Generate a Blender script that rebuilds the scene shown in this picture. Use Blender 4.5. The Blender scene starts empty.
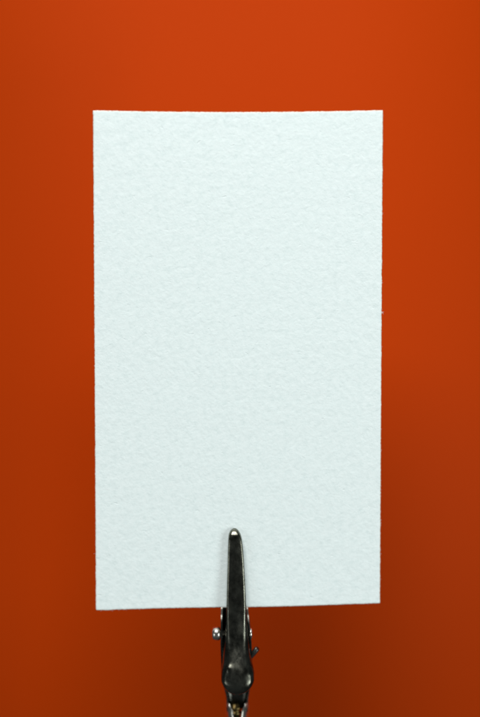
import bpy, bmesh, math, random
from mathutils import Vector, Matrix, noise
random.seed(7)
S = bpy.context.scene
C = S.collection
MM = 0.001
PX = 0.18                 # millimetres per photograph pixel in the plane of the card
DIST = 350.0

# ------------------------------------------------------------------ camera
cam_d = bpy.data.cameras.new('camera')
cam = bpy.data.objects.new('camera', cam_d); C.objects.link(cam)
cam.location = (0, -DIST*MM, 0)
cam.rotation_euler = (math.radians(90), 0, 0)
cam_d.sensor_fit = 'HORIZONTAL'; cam_d.sensor_width = 36
cam_d.lens = 36*DIST/(480*PX)
cam_d.clip_start = 0.01; cam_d.clip_end = 20
cam_d.dof.use_dof = True
cam_d.dof.focus_distance = (DIST-0.5)*MM
cam_d.dof.aperture_fstop = 6.3
S.camera = cam

# ------------------------------------------------------------------ world, lamps, exposure
w = bpy.data.worlds.new('World'); S.world = w; w.use_nodes = True
bg = w.node_tree.nodes['Background']
bg.inputs[0].default_value = (0.85, 0.95, 1.0, 1); bg.inputs[1].default_value = 0.06
S.view_settings.view_transform = 'Standard'; S.view_settings.look = 'None'
S.view_settings.exposure = 0; S.view_settings.gamma = 1

def area(name, loc, target, sx, sy, power, col):
    l = bpy.data.lights.new(name, 'AREA'); l.shape = 'RECTANGLE'
    l.size = sx*MM; l.size_y = sy*MM; l.energy = power; l.color = col
    o = bpy.data.objects.new(name, l); C.objects.link(o)
    o.location = Vector(loc)*MM
    o.rotation_euler = (Vector(target)*MM - o.location).to_track_quat('-Z', 'Y').to_euler()
    return o
area('key_softbox', (-70, -440, 500), (0, 0, -120), 380, 300, 5.3, (1.0, 0.985, 0.97))
area('right_softbox', (370, -330, -140), (0, 0, -50), 170, 220, 0.98, (0.94, 1.0, 0.99))
area('left_fill', (-370, -300, -160), (0, 0, -50), 170, 200, 0.26, (0.96, 1.0, 1.0))  # added fill, lifts the backdrop shadow and the lower card
area('backdrop_fill_strip', (14, -14, 86), (14, 60, 40), 80, 14, 0.010, (1.0, 0.97, 0.93))  # unseen strip added to brighten the backdrop above the card

# ------------------------------------------------------------------ helpers
def link(name, me, mat=None, parent=None, smooth=True):
    o = bpy.data.objects.new(name, me); C.objects.link(o)
    if mat: me.materials.append(mat)
    if smooth:
        for p in me.polygons: p.use_smooth = True
    if parent: o.parent = parent
    return o
def from_bm(name, bm, mat, parent=None, smooth=True):
    bmesh.ops.recalc_face_normals(bm, faces=bm.faces)
    me = bpy.data.meshes.new(name); bm.to_mesh(me); bm.free()
    return link(name, me, mat, parent, smooth)
def smoothstep(a, b, x):
    t = min(1, max(0, (x-a)/(b-a))); return t*t*(3-2*t)
def interp(tab, x):
    """monotone-ish cubic through table [(x, v)]"""
    if x <= tab[0][0]: return tab[0][1]
    if x >= tab[-1][0]: return tab[-1][1]
    n = len(tab)
    for i in range(n-1):
        x0, v0 = tab[i]; x1, v1 = tab[i+1]
        if x0 <= x <= x1:
            h = x1-x0; d = (v1-v0)/h
            def slope(j):
                if j == 0: return (tab[1][1]-tab[0][1])/(tab[1][0]-tab[0][0])
                if j == n-1: return (tab[-1][1]-tab[-2][1])/(tab[-1][0]-tab[-2][0])
                a = (tab[j][1]-tab[j-1][1])/(tab[j][0]-tab[j-1][0]); b = (tab[j+1][1]-tab[j][1])/(tab[j+1][0]-tab[j][0])
                return 0 if a*b <= 0 else 2*a*b/(a+b)
            m0, m1 = slope(i), slope(i+1); t = (x-x0)/h
            return (2*t**3-3*t*t+1)*v0 + (t**3-2*t*t+t)*h*m0 + (-2*t**3+3*t*t)*v1 + (t**3-t*t)*h*m1

class Mat:
    def __init__(s, name):
        s.m = bpy.data.materials.new(name); s.m.use_nodes = True
        s.nt = s.m.node_tree; s.b = s.nt.nodes['Principled BSDF']
        s.tc = s.nt.nodes.new('ShaderNodeTexCoord')
    def n(s, t, **kw):
        nd = s.nt.nodes.new(t)
        for k, v in kw.items(): setattr(nd, k, v)
        return nd
    def l(s, a, b): s.nt.links.new(a, b)
    def noise(s, scale, detail=4, rough=0.55, stretch=(1,1,1), rot=(0,0,0), dist=0):
        mp = s.n('ShaderNodeMapping'); mp.inputs['Scale'].default_value = stretch; mp.inputs['Rotation'].default_value = rot
        s.l(s.tc.outputs['Object'], mp.inputs['Vector'])
        nz = s.n('ShaderNodeTexNoise'); nz.inputs['Scale'].default_value = scale
        nz.inputs['Detail'].default_value = detail; nz.inputs['Roughness'].default_value = rough
        nz.inputs['Distortion'].default_value = dist
        s.l(mp.outputs[0], nz.inputs['Vector']); return nz.outputs['Fac']
    def ramp(s, src, stops):
        r = s.n('ShaderNodeValToRGB'); e = r.color_ramp.elements
        while len(e) < len(stops): e.new(0.5)
        for k, (p, c) in enumerate(stops):
            e[k].position = p; e[k].color = (*c, 1) if len(c) == 3 else c
        s.l(src, r.inputs[0]); return r.outputs[0]
    def maprange(s, src, a, b, c, d):
        r = s.n('ShaderNodeMapRange'); 
        for k, v in zip((1,2,3,4), (a,b,c,d)): r.inputs[k].default_value = v
        s.l(src, r.inputs[0]); return r.outputs[0]
    def bump(s, h, dist, strength=1, prev=None):
        b = s.n('ShaderNodeBump'); b.inputs['Distance'].default_value = dist; b.inputs['Strength'].default_value = strength
        s.l(h, b.inputs['Height'])
        if prev: s.l(prev, b.inputs['Normal'])
        return b.outputs[0]

# ------------------------------------------------------------------ materials
def paper_mat():
    M = Mat('uncoated_card_stock')
    tone = M.noise(900, 6, 0.68)
    M.l(M.ramp(tone, [(0.30, (0.705, 0.810, 0.803)), (0.50, (0.765, 0.862, 0.855)), (0.72, (0.795, 0.885, 0.878))]), M.b.inputs['Base Color'])
    M.b.inputs['Roughness'].default_value = 0.85
    M.b.inputs['Specular IOR Level'].default_value = 0.25
    ro = (0, math.radians(28), 0)
    n1 = M.bump(M.noise(700, 3, 0.6, (1.1, 1, 1), ro, 0.3), 0.00007)
    n2 = M.bump(M.noise(1500, 4, 0.6, (1, 1, 1.1), ro, 0.5), 0.00006, 1, n1)
    n3 = M.bump(M.noise(170, 3, 0.55), 0.00009, 1, n2)
    pits = M.maprange(M.noise(900, 2, 0.5, (1, 1, 1.5), (0, math.radians(38), 0), 0.6), 0.68, 0.80, 0, -1)
    n4 = M.bump(pits, 0.000035, 1, n3)
    M.l(n4, M.b.inputs['Normal'])
    return M.m
def metal_mat(name, dark, light, r0, r1):
    M = Mat(name)
    blot = M.noise(420, 6, 0.65)
    M.l(M.ramp(blot, [(0.35, dark), (0.62, light)]), M.b.inputs['Base Color'])
    M.b.inputs['Metallic'].default_value = 1
    M.l(M.maprange(M.noise(900, 5, 0.7, (1, 1, 0.5)), 0.3, 0.7, r0, r1), M.b.inputs['Roughness'])
    a = M.bump(M.noise(700, 4, 0.6), 0.000012, 1)
    b = M.bump(M.noise(2600, 3, 0.6, (3, 3, 0.4)), 0.00001, 1, a)
    M.l(b, M.b.inputs['Normal'])
    return M.m
def backdrop_mat():
    M = Mat('orange_backdrop_paper')
    M.l(M.ramp(M.noise(6, 3), [(0.3, (0.44, 0.039, 0.0003)), (0.7, (0.465, 0.042, 0.0005))]), M.b.inputs['Base Color'])
    M.b.inputs['Roughness'].default_value = 0.6
    M.b.inputs['Specular IOR Level'].default_value = 0.05
    M.l(M.bump(M.noise(700, 3), 0.00004), M.b.inputs['Normal'])
    return M.m
PAPER = paper_mat()
c_ = Mat('card_core'); CORE = c_.m
c_.l(c_.ramp(c_.noise(2200, 4, 0.7), [(0.35, (0.55, 0.42, 0.30)), (0.6, (0.83, 0.78, 0.70))]), c_.b.inputs['Base Color']); c_.b.inputs['Roughness'].default_value = 0.9
NICKEL = metal_mat('worn_nickel_plate', (0.055, 0.055, 0.045), (0.21, 0.21, 0.17), 0.16, 0.30)
DARKNICKEL = metal_mat('dark_nickel', (0.05, 0.05, 0.043), (0.16, 0.16, 0.14), 0.2, 0.34)  # darker nickel for the rear jaw
BRIGHT = metal_mat('bright_nickel', (0.55, 0.52, 0.46), (0.80, 0.76, 0.68), 0.18, 0.34)
STEEL = metal_mat('dark_spring_steel', (0.08, 0.08, 0.075), (0.18, 0.18, 0.16), 0.3, 0.45)
BRASS = metal_mat('tarnished_brass', (0.12, 0.08, 0.025), (0.34, 0.24, 0.09), 0.25, 0.45)

# ------------------------------------------------------------------ backdrop: a sheet of orange paper behind, its curve shaped for light falloff
BACK_Y = 58
bm = bmesh.new()
W, H = 340, 300
nx, nz = 120, 110
rows = []
for j in range(nz+1):
    row = []
    for i in range(nx+1):
        x = -W + 2*W*i/nx; z = -H + 2*H*j/nz
        y = BACK_Y + 1.2*math.sin(x/70+0.6) + 0.6*math.sin(z/90)
        def roll(d, k, lim): return k*d*d if d < lim else k*lim*lim + 2*k*lim*(d-lim)
        y += roll(max(0, -z+2), 0.0017, 85) + roll(max(0, abs(x+4)-24), 0.0055, 45)  # rolled away from the key so bottom and sides shade darker
        row.append(bm.verts.new((x*MM, y*MM, z*MM)))
    rows.append(row)
for j in range(nz):
    for i in range(nx):
        bm.faces.new((rows[j][i], rows[j][i+1], rows[j+1][i+1], rows[j+1][i]))
bd = from_bm('backdrop', bm, backdrop_mat())
sm = bd.modifiers.new('thickness', 'SOLIDIFY'); sm.thickness = 0.4*MM; sm.offset = 0
bd['kind'] = 'structure'

# ------------------------------------------------------------------ the card
TILT = math.radians(4.6)     # its head leans towards the lens
def on_card(px, py):
    """photograph pixel -> (x, z) in mm in the tilted plane of the card, origin at the middle of the frame"""
    k = (358.5-py)*PX/DIST            # world z / (DIST + y)
    # y = -t sin, z = t cos ; t cos = k (DIST - t sin)
    t = k*DIST/(math.cos(TILT)+k*math.sin(TILT))
    y = -t*math.sin(TILT)
    return (px-240)*PX*(DIST+y)/DIST, t
THK = 0.48
TL, TR, BL, BR = on_card(93.8, 111.3), on_card(382.3, 111.0), on_card(96.6, 609.5), on_card(379.3, 602.6)
def card_pt(u, v):
    x = (TL[0]*(1-u)+TR[0]*u)*v + (BL[0]*(1-u)+BR[0]*u)*(1-v)
    z = (TL[1]*(1-u)+TR[1]*u)*v + (BL[1]*(1-u)+BR[1]*u)*(1-v)
    # slight bow of the head edge and bottom edge, ragged cut
    z -= 0.32*(1-(2*u-1)**2)*v**6
    z += 0.10*math.sin(u*7.0)*(1-v)**8
    return x, z
def curl(x, z):
    return 0.5*math.sin((x+6)/26.0)*smoothstep(-20, 45, z)*0.5 - 0.25*(z/45)**2
bm = bmesh.new()
nx, nz = 220, 370
rows = []
for j in range(nz+1):
    row = []
    v = j/nz
    for i in range(nx+1):
        u = i/nx
        x, z = card_pt(u, v)
        ex = ez = 0
        if i in (0, nx):
            s = -1 if i == 0 else 1
            ex = s*(0.05*noise.noise((s*31, z*0.55, 3))+0.05*noise.noise((s*11, z*2.6, 1))+0.045*max(0, noise.noise((s*5, z*6.1, 9))))
        if j in (0, nz):
            s = -1 if j == 0 else 1
            amp = 1.6 if j == 0 and (u < 0.13 or u > 0.93) else 1
            ez = s*amp*(0.05*noise.noise((x*0.6, s*17, 3))+0.05*noise.noise((x*2.7, s*7, 1))+0.05*max(0, noise.noise((x*6.3, s*3, 9))))
        row.append(bm.verts.new(((x+ex)*MM, curl(x, z)*MM, (z+ez)*MM)))
    rows.append(row)
for j in range(nz):
    for i in range(nx):
        bm.faces.new((rows[j][i], rows[j][i+1], rows[j+1][i+1], rows[j+1][i]))
# back sheet and rim, with a softened edge
border = [rows[0][i] for i in range(nx+1)] + [rows[j][nx] for j in range(1, nz+1)] + [rows[nz][i] for i in range(nx-1, -1, -1)] + [rows[j][0] for j in range(nz-1, 0, -1)]
cx0 = sum(v.co.x for v in border)/len(border); cz0 = sum(v.co.z for v in border)/len(border)
def outward(k):
    a = border[k-1].co; b = border[(k+1) % len(border)].co
    d = (b-a); n = Vector((d.z, 0, -d.x)); 
    return n.normalized() if n.length else Vector((0, 0, 0))
outs = [outward(k) for k in range(len(border))]
base = [v.co.copy() for v in border]
ringprof = [(0.07, 0.03), (0.125, 0.10), (0.14, 0.20), (0.14, 0.32), (0.10, 0.42), (0.03, THK)]
prev = border
for (o_, d_) in ringprof:
    ring = []
    for k in range(len(border)):
        j = 0.020*noise.noise((base[k].x*9000, d_*40, base[k].z*9000))
        p = base[k] + outs[k]*(o_+j)*MM + Vector((0, d_*MM, 0))
        ring.append(bm.verts.new(p))
    for k in range(len(border)):
        bm.faces.new((prev[k], prev[(k+1) % len(border)], ring[(k+1) % len(border)], ring[k])).material_index = 1
    prev = ring
# back: coarse fan is enough for a flat back, but keep the curl by reusing the rows
back = {}
brow = []
idx = {id(v): k for k, v in enumerate(border)}
for j in range(nz+1):
    r = []
    for i in range(nx+1):
        v = rows[j][i]
        if id(v) in idx: r.append(prev[idx[id(v)]])
        else: r.append(bm.verts.new(v.co + Vector((0, THK*MM, 0))))
    brow.append(r)
for j in range(nz):
    for i in range(nx):
        bm.faces.new((brow[j][i], brow[j+1][i], brow[j+1][i+1], brow[j][i+1]))
# loose paper fibres standing off the cut edges
def fibre(bm, p, d, length, rad):
    d = Vector(d).normalized(); side = d.cross(Vector((0, 1, 0.01))).normalized(); up = side.cross(d)
    n = 5; bend = random.uniform(-0.5, 0.5); last = None
    for k in range(n+1):
        t = k/n
        c = Vector(p) + d*length*t + side*bend*length*t*t
        r = rad*(1-0.75*t)
        ring = [bm.verts.new((c + (side*math.cos(a)+up*math.sin(a))*r)*MM) for a in (0, 2.09, 4.19)]
        if last:
            for a in range(3): bm.faces.new((last[a], last[(a+1) % 3], ring[(a+1) % 3], ring[a]))
        else: bm.faces.new(ring)
        last = ring
    bm.faces.new(last)
def edge_fibre(px, py, dx, dz, ln, rad):
    x, z = on_card(px, py); fibre(bm, (x, curl(x, z)+0.2, z), (dx, random.uniform(-.3, .3), dz), ln, rad)
for a in [(381, 311, 1, -0.7, 0.75, 0.055), (381, 265, 1, 0.4, 0.35, 0.04), (380.5, 331, 1, -0.3, 0.35, 0.04), (381, 313, 1, 0.35, 0.6, 0.05), (102, 608.6, -0.4, -1, 0.5, 0.06), (112, 608.2, 0.5, -1, 0.5, 0.06), (97, 553.5, -1, 0.25, 0.65, 0.045),
          (97, 340, -1, -0.2, 0.3, 0.035), (380, 430, 1, 0.3, 0.3, 0.04), (380, 520, 1, 0.1, 0.28, 0.04),
          (368, 602.4, 0.6, -1, 0.4, 0.05), (210, 605.8, -0.3, -1, 0.3, 0.04)]:
    edge_fibre(*a)
for k in range(190):
    s = random.random()
    if s < 0.38: px, py, dx, dz = 379.8+(1-random.random()**0.5)*0.6+2.2*(1-(random.random()))*0, random.uniform(114, 600), 1, random.uniform(-1, 1); px = 382-2.6*(py-111)/492
    elif s < 0.66: py = random.uniform(114, 604); px = 94.2+2.6*(py-111)/498; dx, dz = -1, random.uniform(-1, 1)
    elif s < 0.82: px = random.uniform(98, 377); py = 609.3-6.7*(px-97)/282; dx, dz = random.uniform(-1, 1), -1
    else: px = random.uniform(98, 134); py = 609.2-6.7*(px-97)/282; dx, dz = random.uniform(-1, 1), -1
    edge_fibre(px, py, dx, dz, random.uniform(0.15, 0.36), random.uniform(0.025, 0.05))
card = from_bm('blank_card', bm, PAPER)
card.data.materials.append(CORE)
card.rotation_euler = (TILT, 0, 0)
card['label'] = 'blank white uncoated card standing upright with rough cut edges, gripped by the clip'
card['category'] = 'card'

# ------------------------------------------------------------------ the alligator clip
PIV = (237.0, 632.0)
px0 = on_card(*PIV)
clip = bpy.data.objects.new('alligator_clip', None); C.objects.link(clip)
clip.empty_display_size = 0.005
R = Matrix.Rotation(TILT, 4, 'X')
clip_y = curl(px0[0], px0[1]) + THK/2
clip.location = (R @ Vector((px0[0], clip_y, px0[1])))*MM
clip.rotation_euler = (TILT, 0, 0)
clip['label'] = 'dark metal alligator clip with round thumb pad, pinching the bottom edge of the card'
clip['category'] = 'clip'
def L(px, py):     # local mm in the clip's frame from the silhouette drawn on the card's plane
    x, z = on_card(px, py); return x-px0[0], z-px0[1]

def channel(name, left, right, top, bot, rad, crown, y0, y1, side, mat, step=1.0, teeth=None, thick=0.32, glint_bump=None):
    """pressed sheet-metal channel lofted along the clip. tables are keyed by photograph row;
    top = height of its outer face above the card, bot = height of its free edges; side -1 = front, +1 = behind"""
    bm = bmesh.new(); rings = []
    ys = []; y = y0
    while y < y1-1e-6:
        ys.append(y)
        e = min(y-y0, y1-y); y += step*(0.18 if e < 2.5 else 0.4 if e < 6 else 1)
    ys.append(y1)
    for y in ys:
        l = interp(left, y); r = interp(right, y)
        xl, z = L(l, y); xr, _ = L(r, y)
        hw = (xr-xl)/2; cx = (xl+xr)/2
        tp = interp(top, y); bt = interp(bot, y); rd = min(interp(rad, y), hw*0.95, max(0.02, (tp-bt)*0.9)); cr = interp(crown, y)
        if teeth and teeth[0] < y < teeth[1]:
            ph = ((y-teeth[0])/teeth[2]) % 1.0
            bt += 0.34*abs(2*ph-1)
        pts = []
        nw = 5
        for k in range(nw): pts.append((-hw, bt + (tp-rd-bt)*k/nw))
        for k in range(7):
            a = math.pi/2*k/6; pts.append((-hw+rd-rd*math.cos(a), tp-rd+rd*math.sin(a)))
        nt = 16
        for k in range(1, nt):
            x = -hw+rd+(2*hw-2*rd)*k/nt; pts.append((x, tp))
        half = len(pts)
        for k in range(7):
            a = math.pi/2*(1-k/6); pts.append((hw-rd+rd*math.cos(a), tp-rd+rd*math.sin(a)))
        for k in range(nw-1, -1, -1): pts.append((hw, bt + (tp-rd-bt)*k/nw))
        ring = []
        for (x, h) in pts:
            q = x/hw if hw > 1e-6 else 0
            h2 = h + cr*(1-q*q)*smoothstep(bt, tp, h)
            if glint_bump and h > tp-0.7: h2 += 0.17*math.exp(-(((cx+x)-glint_bump[0])**2/0.55**2 + (z-glint_bump[1])**2/0.62**2))  # raised spot added to make a small highlight on the pad
            ring.append(bm.verts.new(((cx+x)*MM, side*h2*MM, z*MM)))
        rings.append(ring)
    for a, b in zip(rings, rings[1:]):
        for k in range(len(a)-1): bm.faces.new((a[k], a[k+1], b[k+1], b[k]))
    o = from_bm(name, bm, mat, clip)
    # make the skin's normals look outward so that the thickness grows inward
    me = o.data
    s = sum(p.normal.y*p.area for p in me.polygons)
    if s*side < 0:
        me.flip_normals()
    sm = o.modifiers.new('sheet', 'SOLIDIFY'); sm.thickness = thick*MM; sm.offset = -1; sm.use_even_offset = False
    bv = o.modifiers.new('edge', 'BEVEL'); bv.width = 0.07*MM; bv.segments = 2; bv.limit_method = 'ANGLE'; bv.angle_limit = math.radians(50)
    return o

FL = [(527.6, 233.6), (529, 231.4), (531, 229.8), (534, 228.7), (547.5, 228), (566, 227.5), (585, 227), (607, 226.4), (619, 225.6), (637.5, 224.6), (649, 223.6), (656, 222.9), (662, 222.0), (668, 221.4), (674, 221.4), (679, 223.2), (683, 226.2), (686, 230.2), (688, 235)]
FR = [(527.6, 235.6), (529, 237.6), (531, 239.2), (534, 240.8), (547.5, 243), (566, 244.3), (585, 245.4), (607, 246.4), (619, 247.2), (637.5, 249), (649, 250.2), (656, 251.6), (662, 253.2), (668, 254.2), (673, 254.2), (678, 252.6), (682, 249.8), (685.5, 245.2), (688, 239)]
FT = [(527.6, 0.50), (529, 0.85), (531, 1.12), (535, 1.38), (545, 1.55), (566, 1.75), (590, 2.05), (612, 2.6), (632, 3.3), (645, 3.8), (655, 4.3), (668, 4.95), (678, 5.3), (684, 5.2), (688, 4.9)]
FB = [(527.6, 0.27), (590, 0.30), (607, 0.5), (614, 0.6), (622, -0.7), (630, -1.4), (638, -1.0), (646, 1.2), (655, 2.7), (668, 3.9), (680, 4.55), (688, 4.75)]
FRD = [(527.6, 0.2), (531, 0.5), (540, 0.28), (600, 0.4), (625, 0.9), (645, 1.4), (665, 1.3), (688, 0.15)]
FC = [(527.6, 0.0), (535, 0.18), (600, 0.12), (630, 0.14), (642, 0.26), (655, 0.5), (668, 0.75), (680, 0.65), (688, 0.1)]
channel('front_jaw', FL, FR, FT, FB, FRD, FC, 527.6, 688, -1, NICKEL, 1.0, teeth=(531, 596, 5.2), glint_bump=L(228.6, 661.5))

RL = [(528, 232.8), (531, 229.6), (536, 228.2), (566, 226.6), (590, 224.4), (602, 221.8), (608, 221.0), (620, 220.8), (640, 220.6), (660, 221.0), (676, 221.6), (684, 223.0), (692, 225.0), (700, 226.4), (712, 226.8)]
RR = [(528, 236.4), (531, 239.4), (536, 241.2), (566, 243.6), (590, 245.6), (602, 247.2), (608, 247.9), (620, 249.6), (632, 250.8), (645, 251.6), (660, 252.0), (676, 251.6), (684, 250.6), (692, 249.4), (700, 248.2), (712, 247.6)]
RT = [(528, 0.55), (531, 1.15), (536, 1.4), (566, 1.75), (590, 2.05), (612, 2.7), (632, 3.1), (660, 3.0), (712, 2.6)]
RB = [(528, 0.27), (590, 0.30), (603, 0.2), (608, -0.3), (614, -1.5), (622, -2.1), (634, -2.3), (644, -1.9), (656, -0.6), (670, 0.3), (700, 0.6), (712, 0.5)]
RRD = [(528, 0.2), (531, 0.6), (600, 0.8), (660, 0.9), (712, 0.9)]
RC = [(528, 0), (535, 0.15), (712, 0.15)]
channel('rear_jaw', RL, RR, RT, RB, RRD, RC, 528, 712, 1, DARKNICKEL, 1.0, teeth=(533.6, 598, 5.2))

def lathe(bm, prof, origin, axis='x', n=24):
    rings = []
    for (a, r) in prof:
        ring = []
        for k in range(n):
            t = 2*math.pi*k/n; c, s = math.cos(t)*r, math.sin(t)*r
            p = (a, c, s) if axis == 'x' else (c, s, a)
            ring.append(bm.verts.new((Vector(origin)+Vector(p))*MM))
        rings.append(ring)
    for a, b in zip(rings, rings[1:]):
        for k in range(n): bm.faces.new((a[k], a[(k+1) % n], b[(k+1) % n], b[k]))
    bm.faces.new(rings[0]); bm.faces.new(rings[-1])

# pivot pin: riveted heads, the left one standing proud
xl, zp = L(212.0, 631.6); xr, _ = L(252.4, 631.6)
bm = bmesh.new()
prof = [(xl, 0.30), (xl+0.05, 0.8), (xl+0.22, 1.12), (xl+0.7, 1.26), (xl+1.25, 1.24), (xl+1.5, 1.05), (xl+1.55, 0.6),
        (xr-0.55, 0.6), (xr-0.5, 1.0), (xr-0.2, 1.05), (xr-0.05, 0.8), (xr, 0.3)]
lathe(bm, prof, (0, -1.35, zp), 'x', 28)
from_bm('pivot_pin', bm, BRIGHT, clip)

# torsion spring: coil round the pin, its free arm sticking out at the right
def tube(bm, pts, rad, n=10, cap=True):
    pts = [Vector(p) for p in pts]; last = None; up = Vector((0.1, 1, 0.2)).normalized()
    for k, p in enumerate(pts):
        d = (pts[min(k+1, len(pts)-1)]-pts[max(k-1, 0)]).normalized()
        s = d.cross(up).normalized(); up = s.cross(d).normalized()
        r = rad(k/(len(pts)-1)) if callable(rad) else rad
        ring = [bm.verts.new((p+(s*math.cos(2*math.pi*a/n)+up*math.sin(2*math.pi*a/n))*r)*MM) for a in range(n)]
        if last:
            for a in range(n): bm.faces.new((last[a], last[(a+1) % n], ring[(a+1) % n], ring[a]))
        elif cap: bm.faces.new(ring)
        last = ring
    if cap: bm.faces.new(last)
bm = bmesh.new()
x0, _ = L(229, 632); x1, _ = L(245, 632)
pts = []
turns = 5
for k in range(turns*16+1):
    t = k/(turns*16); a = 2*math.pi*turns*t
    pts.append((x0+(x1-x0)*t, -1.35+1.0*math.cos(a), zp+1.0*math.sin(a)))
tube(bm, pts, 0.22, 8)
a0 = L(247, 659); a1 = L(250.5, 655.5); a2 = L(254, 651.2); a3 = L(257.6, 646.6)
tube(bm, [(x1, -1.2, zp-1.0), (x1+0.1, -0.8, zp-2.6), (a0[0], -0.6, a0[1]), (a1[0], -0.6, a1[1]), (a2[0], -0.8, a2[1]), (a3[0]-0.1, -0.95, a3[1]-0.1), (a3[0], -1.0, a3[1])],
     lambda t: 0.5 if t < 0.98 else 0.4, 14)
from_bm('spring', bm, STEEL, clip)

# collar at the tail: pressed ears folded round a brass rod
def ear(s):
    bm = bmesh.new(); rings = []
    px = 226.9 if s < 0 else 247.6
    for k in range(13):
        t = k/12; py = 703 + 16*t
        flare = (2.6*smoothstep(0, 0.25, t) - 2.2*smoothstep(0.45, 1, t))*0.35
        x, z = L(px + s*(flare-0.4), py)
        ring = []
        for m in range(8):
            q = m/7
            ang = q*1.25
            h = -2.35 + 2.6*math.sin(ang)*1.0
            xi = x - s*(1-math.cos(ang))*1.7*(0.35+0.65*smoothstep(0, 0.5, t))
            ring.append(bm.verts.new((xi*MM, -h*MM, z*MM)))
        rings.append(ring)
    for a, b in zip(rings, rings[1:]):
        for m in range(7): bm.faces.new((a[m], a[m+1], b[m+1], b[m]))
    o = from_bm('crimp_ear', bm, BRIGHT, clip)
    sm = o.modifiers.new('sheet', 'SOLIDIFY'); sm.thickness = 0.3*MM; sm.offset = 0
    bv = o.modifiers.new('edge', 'BEVEL'); bv.width = 0.06*MM; bv.segments = 2; bv.limit_method = 'ANGLE'; bv.angle_limit = math.radians(50)
ear(-1); ear(1)
bm = bmesh.new()
cx, zt = L(235.5, 704.5)
prof = [(zt-42, 0.95), (zt-2.0, 0.95), (zt-1.9, 1.15), (zt-1.55, 1.15), (zt-1.45, 0.95), (zt-1.1, 0.95), (zt-1.0, 1.2), (zt-0.6, 1.2), (zt-0.5, 0.9), (zt-0.1, 0.85), (zt, 0.55)]
lathe(bm, prof, (cx, 1.15, 0), 'z', 24)
from_bm('brass_rod', bm, BRASS, clip)
